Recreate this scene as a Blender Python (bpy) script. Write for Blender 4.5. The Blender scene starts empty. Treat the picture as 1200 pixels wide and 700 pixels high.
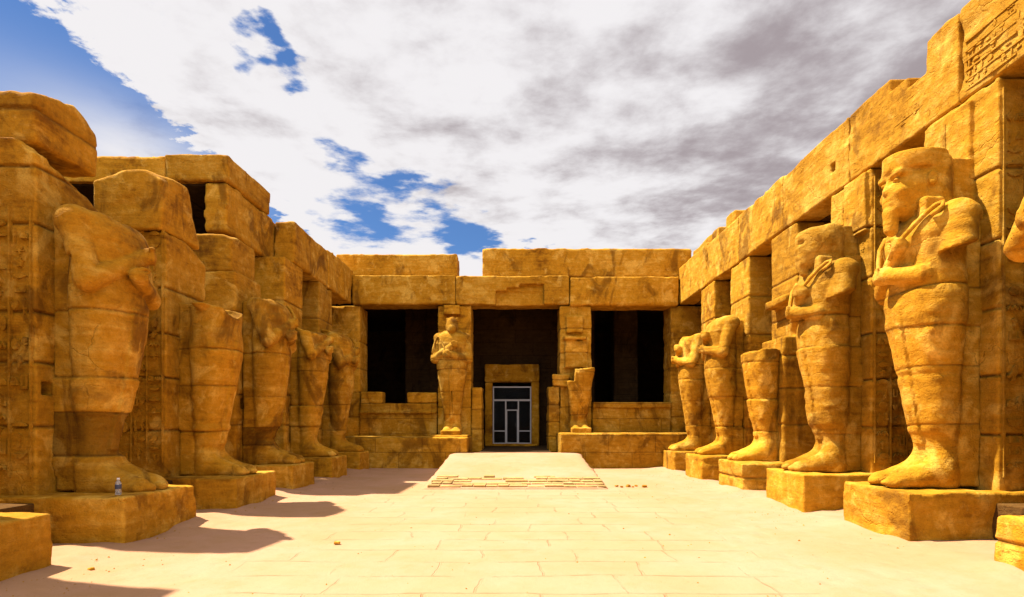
import bpy, bmesh, math, random
import numpy as np
from mathutils import Vector

# ------------------------------------------------------------------ camera, sky, sun, exposure
SC = bpy.context.scene
COL = SC.collection
R = math.radians
cam_d = bpy.data.cameras.new('camera'); cam = bpy.data.objects.new('camera', cam_d); COL.objects.link(cam)
cam.location = (0, 0, 1.65); cam.rotation_euler = (R(90), 0, 0)
cam_d.sensor_fit = 'HORIZONTAL'; cam_d.sensor_width = 36.0; cam_d.lens = 36.0 * 660 / 1200
cam_d.shift_x = -4.0 / 1200; cam_d.shift_y = 146.0 / 1200
cam_d.clip_start = 0.05; cam_d.clip_end = 6000
SC.camera = cam

SUN_TRAVEL = Vector((0.54, -0.125, -1.0)).normalized()
sun_d = bpy.data.lights.new('sun', 'SUN'); sun_d.energy = 5.0; sun_d.angle = R(0.9); sun_d.color = (1.0, 0.90, 0.74)
sun = bpy.data.objects.new('sun', sun_d); COL.objects.link(sun)
sun.rotation_euler = SUN_TRAVEL.to_track_quat('-Z', 'Y').to_euler()
TO_SUN = -SUN_TRAVEL

SC.view_settings.view_transform = 'Standard'; SC.view_settings.look = 'None'
SC.view_settings.exposure = 1.22; SC.view_settings.gamma = 1.0; SC.view_settings.use_curve_mapping = False
SC.render.engine = 'CYCLES'
SC.cycles.use_denoising = True
SC.cycles.max_bounces = 8; SC.cycles.diffuse_bounces = 1


class NT:
    """short helper for node trees"""
    def __init__(s, tree):
        s.t = tree; s.n = tree.nodes; s.l = tree.links

    def new(s, kind, **kw):
        n = s.n.new(kind)
        for k, v in kw.items():
            setattr(n, k, v)
        return n

    def put(s, sock, v):
        if isinstance(v, bpy.types.NodeSocket):
            s.l.new(v, sock)
        elif v is not None:
            if sock.type == 'RGBA' and hasattr(v, '__len__') and len(v) == 3:
                v = (*v, 1)
            sock.default_value = v

    def math(s, op, a, b=None, c=None, clamp=False):
        n = s.new('ShaderNodeMath', operation=op); n.use_clamp = clamp
        s.put(n.inputs[0], a)
        if b is not None: s.put(n.inputs[1], b)
        if c is not None: s.put(n.inputs[2], c)
        return n.outputs[0]

    def vmath(s, op, a, b=None):
        n = s.new('ShaderNodeVectorMath', operation=op)
        s.put(n.inputs[0], a)
        if b is not None: s.put(n.inputs[1], b)
        return n.outputs[0]

    def noise(s, vec, scale, detail=4, rough=0.55, dist=0.0):
        n = s.new('ShaderNodeTexNoise')
        s.put(n.inputs['Vector'], vec); n.inputs['Scale'].default_value = scale
        n.inputs['Detail'].default_value = detail; n.inputs['Roughness'].default_value = rough
        n.inputs['Distortion'].default_value = dist
        return n.outputs[0]

    def step(s, v, a, b, lo=0.0, hi=1.0):
        n = s.new('ShaderNodeMapRange', interpolation_type='SMOOTHSTEP')
        s.put(n.inputs[0], v); n.inputs[1].default_value = a; n.inputs[2].default_value = b
        n.inputs[3].default_value = lo; n.inputs[4].default_value = hi
        return n.outputs[0]

    def mix(s, f, a, b):
        n = s.new('ShaderNodeMix', data_type='RGBA')
        s.put(n.inputs[0], f); s.put(n.inputs[6], a); s.put(n.inputs[7], b)
        return n.outputs[2]

    def new_vec(s, f):
        n = s.new('ShaderNodeCombineXYZ')
        for k in range(3): s.put(n.inputs[k], f)
        return n.outputs[0]

    def scale3(s, vec, sc):
        return s.vmath('MULTIPLY', vec, sc)


def _noise_col(t, vec, scale, detail=4):
    n = t.new('ShaderNodeTexNoise'); t.put(n.inputs['Vector'], vec); n.inputs['Scale'].default_value = scale; n.inputs['Detail'].default_value = detail
    return n.outputs[1]


def build_world():
    w = bpy.data.worlds.new('World'); SC.world = w; w.use_nodes = True
    t = NT(w.node_tree); t.n.clear()
    out = t.new('ShaderNodeOutputWorld')
    sky = t.new('ShaderNodeTexSky', sky_type='NISHITA')
    sky.sun_disc = False
    sky.sun_elevation = math.asin(TO_SUN.z); sky.sun_rotation = math.atan2(TO_SUN.x, TO_SUN.y)
    sky.air_density = 1.0; sky.dust_density = 0.1; sky.ozone_density = 4.5
    bg1 = t.new('ShaderNodeBackground'); t.l.new(t.vmath('MULTIPLY', sky.outputs[0], (0.72, 0.95, 1.22)), bg1.inputs[0]); bg1.inputs[1].default_value = 0.042
    # cloud layer: directions projected on a flat layer overhead
    co = t.new('ShaderNodeTexCoord').outputs['Generated']
    sep = t.new('ShaderNodeSeparateXYZ'); t.l.new(co, sep.inputs[0])
    z = t.math('MAXIMUM', sep.outputs[2], 0.06)
    px = t.math('DIVIDE', sep.outputs[0], z); py = t.math('DIVIDE', sep.outputs[1], z)
    cmb = t.new('ShaderNodeCombineXYZ'); t.l.new(px, cmb.inputs[0]); t.l.new(py, cmb.inputs[1])
    p = cmb.outputs[0]
    wrp = t.scale3(t.vmath('SUBTRACT', _noise_col(t, t.vmath('ADD', p, (2.2, 4.4, 1.1)), 6.0, 8), (0.5, 0.5, 0.5)), (0.42, 0.55, 0))
    wsp = t.new('ShaderNodeSeparateXYZ'); t.l.new(t.vmath('ADD', p, wrp), wsp.inputs[0])
    wx, wy = wsp.outputs[0], wsp.outputs[1]
    n_big = t.noise(p, 2.0, 7, 0.58, 0.1)
    n_fine = t.noise(t.vmath('ADD', p, (7.3, 2.1, 0.5)), 7.5, 9, 0.64, 0.1)
    nn = t.math('ADD', t.math('MULTIPLY', t.math('SUBTRACT', n_big, 0.5), 0.9),
                t.math('MULTIPLY', t.math('SUBTRACT', n_fine, 0.5), 1.25))
    edge = t.step(t.math('ADD', px, t.math('MULTIPLY', nn, 0.22)), -1.26, -1.05, -0.85, 0.9)
    cover = t.math('ADD', edge, nn)
    holes = [(-.66, 1.58, .09, .10, 1.05), (-.60, 1.48, .06, .08, .9), (-.70, 1.25, .05, .07, .6), (-.44, 2.36, .20, .12, .95), (-.36, 2.62, .10, .10, .8),
             (-.255, 3.10, .14, .30, 1.3), (-.67, 2.15, .08, .13, .8), (-.70, 2.7, .12, .25, .75), (-.9, 3.0, .2, .4, .7), (-.5, 3.0, .25, .3, .45),
             (-.93, 1.38, .06, .05, .6), (.60, 1.45, .03, .06, .5), (.05, 3.2, .05, .12, .8), (.22, 3.22, .04, .10, .7),
             (.07, 1.6, .03, .2, .4), (-.2, 2.05, .05, .1, .4), (-.35, 1.75, .03, .05, .4)]
    tot = None
    for hx, hy, sx, sy, amp in holes:
        dx = t.math('DIVIDE', t.math('SUBTRACT', wx, hx), sx); dy = t.math('DIVIDE', t.math('SUBTRACT', wy, hy), sy)
        r2 = t.math('ADD', t.math('MULTIPLY', dx, dx), t.math('MULTIPLY', dy, dy))
        g = t.math('MULTIPLY', t.math('EXPONENT', t.math('MULTIPLY', r2, -0.7)), amp)
        tot = g if tot is None else t.math('ADD', tot, g)
    cover = t.math('SUBTRACT', cover, tot)
    alpha = t.step(cover, -0.16, 0.40)
    # bright thin veil at the left, in front of the blue
    dx = t.math('DIVIDE', t.math('SUBTRACT', px, -1.44), 0.27); dy = t.math('DIVIDE', t.math('SUBTRACT', py, 2.12), 0.42)
    veil = t.math('EXPONENT', t.math('MULTIPLY', t.math('ADD', t.math('MULTIPLY', dx, dx), t.math('MULTIPLY', dy, dy)), -0.9))
    veil = t.math('MULTIPLY', veil, t.step(n_big, 0.2, 0.6, 0.75, 1.0), clamp=True)
    veil = t.math('MULTIPLY', veil, 0.97)
    alpha = t.math('MAXIMUM', alpha, veil)
    # cloud tone
    tone = t.noise(t.vmath('ADD', p, (1.7, 9.1, 3.0)), 3.6, 8, 0.58, 0.1)
    tone2 = t.noise(t.vmath('ADD', p, (4.7, 0.3, 8.0)), 1.1, 3, 0.5, 0.0)
    grey = t.math('ADD', t.math('MULTIPLY', t.step(px, -0.75, 1.1), 0.62), t.math('MULTIPLY', t.math('SUBTRACT', tone, 0.50), 2.3))
    grey = t.math('ADD', grey, t.math('MULTIPLY', t.math('SUBTRACT', tone2, 0.5), 0.7))
    grey = t.math('SUBTRACT', grey, t.step(py, 2.0, 3.6, 0.0, 0.42))
    grey = t.step(grey, -0.05, 0.95)
    ccol = t.mix(grey, (0.92, 0.895, 0.91), (0.40, 0.345, 0.365))
    bg2 = t.new('ShaderNodeBackground'); t.l.new(ccol, bg2.inputs[0]); t.l.new(t.step(sep.outputs[1], 0.0, -0.6, 0.42, 0.95), bg2.inputs[1])  # clouds behind the camera strengthened to fill the facade with light
    mx = t.new('ShaderNodeMixShader'); t.l.new(alpha, mx.inputs[0]); t.l.new(bg1.outputs[0], mx.inputs[1]); t.l.new(bg2.outputs[0], mx.inputs[2])
    t.l.new(mx.outputs[0], out.inputs[0])


build_world()


# ------------------------------------------------------------------ materials
def mat_new(name):
    m = bpy.data.materials.new(name); m.use_nodes = True
    t = NT(m.node_tree); t.n.clear()
    out = t.new('ShaderNodeOutputMaterial'); b = t.new('ShaderNodeBsdfPrincipled')
    t.l.new(b.outputs[0], out.inputs[0])
    return m, t, b


def stone_mat(name, dark, mid, light, pale_amt=0.5, bump=1.0, courses=None):
    m, t, b = mat_new(name)
    pos = t.new('ShaderNodeNewGeometry').outputs['Position']
    n1 = t.noise(pos, 0.55, 5, 0.55, 0.4)
    n2 = t.noise(pos, 4.2, 6, 0.70, 0.2)
    bed = t.noise(t.scale3(pos, (0.8, 0.8, 6.0)), 1.5, 4, 0.6, 0.6)
    grain = t.noise(pos, 42.0, 3, 0.75)
    v = t.math('ADD', t.math('MULTIPLY', n1, 0.40), t.math('ADD', t.math('MULTIPLY', n2, 0.35), t.math('MULTIPLY', bed, 0.25)))
    lo = t.mix(t.step(v, 0.34, 0.50), dark, mid)
    c = t.mix(t.step(v, 0.48, 0.66), lo, light)
    # pale worn patches and dark stains
    pale = t.math('MULTIPLY', t.step(t.noise(t.vmath('ADD', pos, (3.1, 5.2, 1.3)), 1.7, 5, 0.65, 0.5), 0.54, 0.66), pale_amt)
    c = t.mix(pale, c, (min(light[0] * 1.18, .8), light[1] * 1.28, light[2] * 1.6))
    st = t.step(t.noise(t.vmath('ADD', t.scale3(pos, (1.0, 1.0, 0.55)), (13.1, 2.2, 6.3)), 1.25, 5, 0.62, 0.8), 0.53, 0.66)
    c = t.mix(t.math('MULTIPLY', st, 0.66), c, (dark[0] * 0.55, dark[1] * 0.5, dark[2] * 0.5))
    pit = t.step(t.noise(t.vmath('ADD', pos, (0.4, 8.2, 2.3)), 14.0, 2, 0.7), 0.62, 0.74)
    c = t.mix(t.math('MULTIPLY', pit, 0.22), c, (dark[0] * 0.6, dark[1] * 0.55, dark[2] * 0.5))
    c = t.mix(t.step(grain, 0.35, 0.7, 0.0, 0.22), c, dark)
    tone = t.new('ShaderNodeAttribute', attribute_name='tone').outputs['Fac']
    rnd = t.new('ShaderNodeObjectInfo').outputs['Random']
    mul = t.math('ADD', 0.80, t.math('ADD', t.math('MULTIPLY', tone, 0.26), t.math('MULTIPLY', rnd, 0.26)))
    mid_n = t.noise(t.vmath('ADD', pos, (9.0, 1.0, 4.0)), 11.0, 5, 0.62, 0.3)
    mul = t.math('MULTIPLY', mul, t.step(mid_n, 0.30, 0.62, 0.90, 1.06))
    c = t.scale3(c, t.new_vec(mul))
    at = t.new('ShaderNodeAttribute', attribute_name='joint').outputs['Fac']
    jn = t.math('MULTIPLY', at, t.step(n2, 0.35, 0.6, 0.35, 0.85))
    c = t.mix(jn, c, (dark[0] * 0.42, dark[1] * 0.36, dark[2] * 0.35))
    height = t.math('ADD', t.math('MULTIPLY', n2, 0.34), t.math('MULTIPLY', grain, 0.24))
    height = t.math('ADD', height, t.math('MULTIPLY', bed, 0.22))
    height = t.math('ADD', height, t.math('MULTIPLY', mid_n, 0.30))
    flake = t.noise(t.scale3(pos, (1.0, 1.0, 2.2)), 2.6, 5, 0.6, 0.6)
    height = t.math('ADD', height, t.math('MULTIPLY', t.step(flake, 0.49, 0.54), 0.10))
    vor = t.new('ShaderNodeTexVoronoi', feature='DISTANCE_TO_EDGE')
    t.put(vor.inputs['Vector'], t.vmath('ADD', t.scale3(pos, (1, 1, 1.4)), t.scale3(_noise_col(t, pos, 2.2), (0.55, 0.55, 0.55))))
    vor.inputs['Scale'].default_value = 0.75
    crack = t.step(vor.outputs['Distance'], 0.0, 0.012, 1.0, 0.0)
    crack = t.math('MULTIPLY', crack, t.step(n1, 0.52, 0.62))
    height = t.math('SUBTRACT', height, t.math('MULTIPLY', crack, 0.28))
    height = t.math('SUBTRACT', height, t.math('MULTIPLY', pit, 0.14))
    height = t.math('SUBTRACT', height, t.math('MULTIPLY', at, 0.3))
    if courses:
        cw, chh, axis = courses
        sp = t.new('ShaderNodeSeparateXYZ'); t.l.new(pos, sp.inputs[0])
        cb = t.new('ShaderNodeCombineXYZ')
        t.l.new(sp.outputs[axis], cb.inputs[0])
        t.l.new(t.math('ADD', sp.outputs[2], t.math('MULTIPLY', n1, 0.06)), cb.inputs[1])
        br = t.new('ShaderNodeTexBrick'); t.l.new(cb.outputs[0], br.inputs['Vector'])
        br.inputs['Scale'].default_value = 1.0; br.inputs['Mortar Size'].default_value = 0.012; br.inputs['Mortar Smooth'].default_value = 0.3
        br.inputs['Brick Width'].default_value = cw; br.inputs['Row Height'].default_value = chh
        br.inputs['Color1'].default_value = (0.75, 0.75, 0.75, 1); br.inputs['Color2'].default_value = (1, 1, 1, 1); br.inputs['Mortar'].default_value = (0.4, 0.35, 0.3, 1)
        mm = t.new('ShaderNodeMix', data_type='RGBA', blend_type='MULTIPLY'); mm.inputs[0].default_value = 0.8
        t.l.new(c, mm.inputs[6]); t.l.new(br.outputs['Color'], mm.inputs[7]); c = mm.outputs[2]
        height = t.math('SUBTRACT', height, t.math('MULTIPLY', br.outputs['Fac'], 0.5))
    bp = t.new('ShaderNodeBump'); bp.inputs['Strength'].default_value = 0.8 * bump; bp.inputs['Distance'].default_value = 0.055
    t.l.new(height, bp.inputs['Height'])
    t.l.new(bp.outputs[0], b.inputs['Normal']); t.l.new(c, b.inputs['Base Color'])
    b.inputs['Roughness'].default_value = 0.95; b.inputs['Specular IOR Level'].default_value = 0.15
    return m




DK, MD, LT = (0.19, 0.072, 0.002), (0.46, 0.215, 0.009), (0.67, 0.382, 0.055)
M_STONE = stone_mat('sandstone', DK, MD, LT)
M_SHADE_DARK = stone_mat('shade_darkened_stone', (0.028, 0.015, 0.006), (0.06, 0.032, 0.010), (0.10, 0.055, 0.018), 0.15, courses=(1.7, 0.62, 0))  # near-black base colour paints the hall's deep shade into its stone
M_WALL_X = stone_mat('sandstone_wall', DK, MD, LT, courses=(1.7, 0.62, 0))
M_SHADE_BROWN = stone_mat('shade_toned_sandstone', (0.07, 0.030, 0.006), (0.15, 0.068, 0.012), (0.23, 0.12, 0.026), 0.3, courses=(1.9, 0.7, 1))  # sandstone darkened in colour to paint in the shade of the porticos
M_WALL_Y = stone_mat('sandstone_side_wall', DK, MD, LT, courses=(1.9, 0.7, 1))


def ground_mat():
    m, t, b = mat_new('sandy_ground')
    pos = t.new('ShaderNodeNewGeometry').outputs['Position']
    sp = t.new('ShaderNodeSeparateXYZ'); t.l.new(pos, sp.inputs[0])
    n1 = t.noise(pos, 0.5, 5, 0.6, 0.3); n2 = t.noise(pos, 3.0, 8, 0.65); n3 = t.noise(pos, 30.0, 8, 0.75)
    c = t.mix(t.step(n1, 0.35, 0.65), (0.43, 0.240, 0.122), (0.48, 0.268, 0.162))
    c = t.mix(t.step(n2, 0.45, 0.7, 0, 0.4), c, (0.39, 0.212, 0.09))
    c = t.mix(t.step(n3, 0.52, 0.72, 0, 0.30), c, (0.33, 0.180, 0.075))
    grit = t.step(t.noise(pos, 85.0, 3, 0.6), 0.66, 0.74)
    c = t.mix(t.math('MULTIPLY', grit, 0.45), c, (0.30, 0.17, 0.06))
    # worn flagstones, mostly drowned in sand
    warp = t.scale3(t.vmath('SUBTRACT', _noise_col(t, pos, 0.9), (0.5, 0.5, 0.5)), (0.35, 0.22, 0))
    br = t.new('ShaderNodeTexBrick'); t.put(br.inputs['Vector'], t.vmath('ADD', t.vmath('ADD', pos, warp), (0.4, 0.13, 0)))
    br.inputs['Scale'].default_value = 1.0; br.inputs['Brick Width'].default_value = 1.15; br.inputs['Row Height'].default_value = 0.62
    br.inputs['Mortar Size'].default_value = 0.014; br.inputs['Mortar Smooth'].default_value = 0.3; br.offset = 0.42; br.squash = 1.3; br.squash_frequency = 3
    br.inputs['Color1'].default_value = (0, 0, 0, 1); br.inputs['Color2'].default_value = (1, 1, 1, 1)
    path = t.math('MULTIPLY', t.step(t.math('ABSOLUTE', t.math('ADD', sp.outputs[0], t.math('MULTIPLY', t.math('SUBTRACT', n1, 0.5), 1.6))), 2.6, 3.3, 1, 0),
                  t.step(sp.outputs[1], 13.2, 14.2, 1, 0))
    sand = t.step(t.noise(t.vmath('ADD', pos, (5, 3, 0)), 0.9, 6, 0.62), 0.40, 0.58)
    vis = t.math('MULTIPLY', path, sand)
    c = t.mix(t.math('MULTIPLY', vis, 0.35), c, t.mix(br.outputs['Color'], (0.41, 0.235, 0.115), (0.47, 0.285, 0.165)))
    c = t.mix(t.math('MULTIPLY', t.math('MULTIPLY', br.outputs['Fac'], t.math('MULTIPLY', vis, t.step(n2, 0.45, 0.6))), 0.55), c, (0.22, 0.135, 0.06))
    h = t.math('ADD', t.math('MULTIPLY', n2, 0.5), t.math('MULTIPLY', n3, 0.22))
    foot = t.new('ShaderNodeTexVoronoi', feature='SMOOTH_F1'); t.put(foot.inputs['Vector'], pos); foot.inputs['Scale'].default_value = 3.2
    h = t.math('ADD', h, t.math('MULTIPLY', t.step(foot.outputs['Distance'], 0.05, 0.4), t.math('SUBTRACT', 0.3, t.math('MULTIPLY', path, 0.25))))
    h = t.math('SUBTRACT', h, t.math('MULTIPLY', t.math('MULTIPLY', br.outputs['Fac'], vis), 0.7))
    bp = t.new('ShaderNodeBump'); bp.inputs['Strength'].default_value = 1.0; bp.inputs['Distance'].default_value = 0.04
    t.l.new(h, bp.inputs['Height']); t.l.new(bp.outputs[0], b.inputs['Normal']); t.l.new(c, b.inputs['Base Color'])
    b.inputs['Roughness'].default_value = 0.97; b.inputs['Specular IOR Level'].default_value = 0.1
    return m


M_GROUND = ground_mat()


def plain_mat(name, col, rough=0.5, metal=0.0, spec=0.5, trans=0.0, ior=1.45):
    m, t, b = mat_new(name)
    pos = t.new('ShaderNodeNewGeometry').outputs['Position']
    n = t.noise(pos, 9.0, 5, 0.6)
    c = t.mix(t.step(n, 0.35, 0.7, 0, 0.35), col, tuple(x * 0.7 for x in col))
    t.l.new(c, b.inputs['Base Color'])
    b.inputs['Roughness'].default_value = rough; b.inputs['Metallic'].default_value = metal
    b.inputs['IOR'].default_value = ior; b.inputs['Specular IOR Level'].default_value = spec; b.inputs['Transmission Weight'].default_value = trans
    return m


M_METAL = plain_mat('painted_grey_steel', (0.46, 0.45, 0.45), 0.5, 0.1)
M_GLASS = plain_mat('door_glass', (0.12, 0.12, 0.12), 0.05, 0, 0.5, 0.95, 1.07)
M_DARKSTEEL = plain_mat('dark_steel', (0.05, 0.045, 0.04), 0.5, 0.5)
M_BOTTLE = plain_mat('clear_plastic', (0.9, 0.93, 0.95), 0.12, 0, 0.5, 0.75)
M_CAP = plain_mat('white_plastic', (0.8, 0.8, 0.82), 0.4)
M_LABEL = plain_mat('blue_paper', (0.06, 0.07, 0.12), 0.6)
M_BRICKRAMP = stone_mat('ramp_brick', (0.36, 0.23, 0.075), (0.44, 0.29, 0.105), (0.48, 0.33, 0.14), 0.4)

# ------------------------------------------------------------------ numpy signed-distance modelling
_rng = np.random.default_rng(7)
TBL = _rng.random((64, 64, 64)).astype(np.float32)


def vnoise(x, y, z):
    xi = np.floor(x).astype(np.int32); yi = np.floor(y).astype(np.int32); zi = np.floor(z).astype(np.int32)
    fx = (x - xi).astype(np.float32); fy = (y - yi).astype(np.float32); fz = (z - zi).astype(np.float32)
    fx = fx * fx * (3 - 2 * fx); fy = fy * fy * (3 - 2 * fy); fz = fz * fz * (3 - 2 * fz)
    x0 = xi & 63; y0 = yi & 63; z0 = zi & 63; x1 = (xi + 1) & 63; y1 = (yi + 1) & 63; z1 = (zi + 1) & 63
    a = TBL[x0, y0, z0] * (1 - fx) + TBL[x1, y0, z0] * fx
    b = TBL[x0, y1, z0] * (1 - fx) + TBL[x1, y1, z0] * fx
    c = TBL[x0, y0, z1] * (1 - fx) + TBL[x1, y0, z1] * fx
    d = TBL[x0, y1, z1] * (1 - fx) + TBL[x1, y1, z1] * fx
    e = a * (1 - fy) + b * fy; f = c * (1 - fy) + d * fy
    return (e * (1 - fz) + f * fz) - 0.5


def fbm(x, y, z, s, octs=4, gain=0.5):
    r = 0; a = 1.0; tot = 0
    for _ in range(octs):
        r = r + a * vnoise(x * s + 11.3, y * s + 5.7, z * s + 2.9); tot += a; a *= gain; s *= 2.03
    return r / tot * 2


class Grid:
    def __init__(s, lo, hi, h):
        s.lo = np.array(lo, float) - 3 * h; s.h = h
        n = np.ceil((np.array(hi, float) + 3 * h - s.lo) / h).astype(int) + 1
        ax = [s.lo[i] + h * np.arange(n[i]) for i in range(3)]
        s.x, s.y, s.z = [a.astype(np.float32) for a in np.meshgrid(*ax, indexing='ij')]


def box(g, c, hs, r=0.02):
    qx = np.abs(g.x - c[0]) - hs[0] + r; qy = np.abs(g.y - c[1]) - hs[1] + r; qz = np.abs(g.z - c[2]) - hs[2] + r
    o = np.sqrt(np.maximum(qx, 0) ** 2 + np.maximum(qy, 0) ** 2 + np.maximum(qz, 0) ** 2)
    return o + np.minimum(np.maximum(qx, np.maximum(qy, qz)), 0) - r


def ell(g, c, r):
    k = np.sqrt(((g.x - c[0]) / r[0]) ** 2 + ((g.y - c[1]) / r[1]) ** 2 + ((g.z - c[2]) / r[2]) ** 2)
    return (k - 1) * min(r)


def cap(g, a, b, ra, rb=None):
    rb = ra if rb is None else rb
    a = np.array(a, float); b = np.array(b, float); ab = b - a
    t = np.clip(((g.x - a[0]) * ab[0] + (g.y - a[1]) * ab[1] + (g.z - a[2]) * ab[2]) / (ab @ ab), 0, 1)
    return np.sqrt((g.x - a[0] - t * ab[0]) ** 2 + (g.y - a[1] - t * ab[1]) ** 2 + (g.z - a[2] - t * ab[2]) ** 2) - (ra + t * (rb - ra))


def smin(a, b, k):
    h = np.clip(0.5 + 0.5 * (b - a) / k, 0, 1)
    return b * (1 - h) + a * h - k * h * (1 - h)


def smax(a, b, k):
    return -smin(-a, -b, k)


def plane(g, p, n):
    n = np.array(n, float); n /= np.linalg.norm(n)
    return (g.x - p[0]) * n[0] + (g.y - p[1]) * n[1] + (g.z - p[2]) * n[2]


def near_noise(g, d, s, octs, seed, band=0.25, gain=0.5):
    m = np.abs(d) < band
    out = np.zeros_like(d)
    out[m] = fbm(g.x[m] + seed * 3.7, g.y[m] + seed * 1.9, g.z[m] + seed * 5.3, s, octs, gain)
    return out


def erode(g, d, seed, amp=0.02, chip=0.06, s=2.2):
    n = near_noise(g, d, s, 4, seed)
    n2 = near_noise(g, d, s * 0.55, 3, seed + 31)
    m = np.abs(d) < 0.12
    f = np.zeros_like(d)
    f[m] = 0.5 * fbm(g.x[m] * .35 + seed, g.y[m] * .35, g.z[m] * 2.2 + seed, 1.6, 3) + 0.4 * fbm(g.x[m], g.y[m], g.z[m] + seed, 6.5, 2)
    return d + amp * n + chip * np.maximum(n2 - 0.18, 0) * 1.7 + 0.022 * f


def tone_fn(levels, seed):
    lv = np.sort(np.array(levels, float)); r = np.random.default_rng(seed).random(len(lv) + 1)
    return lambda V: r[np.searchsorted(lv, V[:, 2])]


def nets(g, d, joints=None, tones=None):
    s = d < 0
    nx, ny, nz = d.shape
    def cs(a, i, j, k): return a[i:nx - 1 + i, j:ny - 1 + j, k:nz - 1 + k]
    cnt = sum(cs(s, i, j, k).astype(np.int8) for i in (0, 1) for j in (0, 1) for k in (0, 1))
    act = (cnt > 0) & (cnt < 8)
    I, J, K = np.nonzero(act)
    idx = np.full(act.shape, -1, np.int64); idx[I, J, K] = np.arange(len(I))
    acc = np.zeros((len(I), 3)); num = np.zeros(len(I))
    corners = [(i, j, k) for i in (0, 1) for j in (0, 1) for k in (0, 1)]
    for a in corners:
        for ax in range(3):
            if a[ax] == 1: continue
            b = list(a); b[ax] = 1
            da = d[I + a[0], J + a[1], K + a[2]]; db = d[I + b[0], J + b[1], K + b[2]]
            m = (da < 0) != (db < 0)
            t = np.where(m, da / np.where(da == db, 1, da - db), 0)
            p = np.zeros((len(I), 3)); p += a; p[:, ax] += t
            acc[m] += p[m]; num[m] += 1
    V = (np.stack([I, J, K], 1) + acc / num[:, None]) * g.h + g.lo
    F = []
    for ax in range(3):
        sl0 = [slice(None)] * 3; sl1 = [slice(None)] * 3
        sl0[ax] = slice(0, -1); sl1[ax] = slice(1, None)
        o = [k for k in range(3) if k != ax]
        A = s[tuple(sl0)]; B = s[tuple(sl1)]
        ch = A != B
        e = np.argwhere(ch)
        e = e[(e[:, o[0]] > 0) & (e[:, o[1]] > 0) & (e[:, o[0]] < d.shape[o[0]] - 1) & (e[:, o[1]] < d.shape[o[1]] - 1)]
        if not len(e): continue
        flip = A[e[:, 0], e[:, 1], e[:, 2]]
        def c(du, dv):
            q = e.copy(); q[:, o[0]] += du; q[:, o[1]] += dv
            return idx[q[:, 0], q[:, 1], q[:, 2]]
        q = np.stack([c(-1, -1), c(0, -1), c(0, 0), c(-1, 0)], 1)
        if ax == 1: flip = ~flip
        q[~flip] = q[~flip][:, ::-1]
        F.append(q)
    F = np.concatenate(F)
    F = F[(F >= 0).all(1)]
    # keep only the largest connected lump (no floating crumbs)
    lab = np.arange(len(V))
    for _ in range(400):
        mn = lab[F].min(1)
        new = lab.copy()
        for k in range(4): np.minimum.at(new, F[:, k], mn)
        new = new[new]
        if (new == lab).all(): break
        lab = new
    u, c_ = np.unique(lab, return_counts=True)
    keep = lab == u[c_.argmax()]
    if not keep.all():
        F = F[keep[F[:, 0]]]
        remap = np.cumsum(keep) - 1
        V = V[keep]; F = remap[F]
    me = bpy.data.meshes.new('stone')
    me.vertices.add(len(V)); me.vertices.foreach_set('co', V.astype(np.float32).ravel())
    me.loops.add(F.size); me.loops.foreach_set('vertex_index', F.astype(np.int32).ravel())
    me.polygons.add(len(F)); me.polygons.foreach_set('loop_start', np.arange(0, F.size, 4, dtype=np.int32))
    me.polygons.foreach_set('use_smooth', np.ones(len(F), bool))
    me.update(); me.validate()
    at = me.attributes.new('joint', 'FLOAT', 'POINT')
    jv = np.zeros(len(V), np.float32)
    if joints is not None:
        jv = joints(V).astype(np.float32)
    at.data.foreach_set('value', jv)
    t2 = me.attributes.new('tone', 'FLOAT', 'POINT')
    t2.data.foreach_set('value', (np.full(len(V), 0.5) if tones is None else tones(V)).astype(np.float32))
    return me


# ------------------------------------------------------------------ object helpers
def tag(o, label=None, cat=None, group=None, kind=None):
    if label: o['label'] = label
    if cat:
        o['category'] = cat; o['kind'] = 'thing'
    if group: o['group'] = group
    if kind: o['kind'] = kind
    return o


def obj(name, me, mat, parent=None, loc=(0, 0, 0), rz=0):
    if isinstance(me, bmesh.types.BMesh):
        m2 = bpy.data.meshes.new(name); me.to_mesh(m2); me.free(); me = m2
    me.name = name
    o = bpy.data.objects.new(name, me); COL.objects.link(o)
    if len(me.materials) == 0: me.materials.append(mat)
    o.location = loc; o.rotation_euler = (0, 0, rz)
    if parent: o.parent = parent
    return o


def empty(name, loc, rz=0):
    o = bpy.data.objects.new(name, None); COL.objects.link(o); o.location = loc; o.rotation_euler = (0, 0, rz); o.empty_display_size = 0.2
    return o


def bm_box(bm, lo, hi, bevel=0.0):
    r = bmesh.ops.create_cube(bm, size=1)
    vs = r['verts']
    for v in vs:
        v.co = Vector([lo[i] + (v.co[i] + 0.5) * (hi[i] - lo[i]) for i in range(3)])
    if bevel:
        es = list({e for v in vs for e in v.link_edges})
        bmesh.ops.bevel(bm, geom=es, offset=bevel, segments=2, affect='EDGES', profile=0.6)


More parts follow.
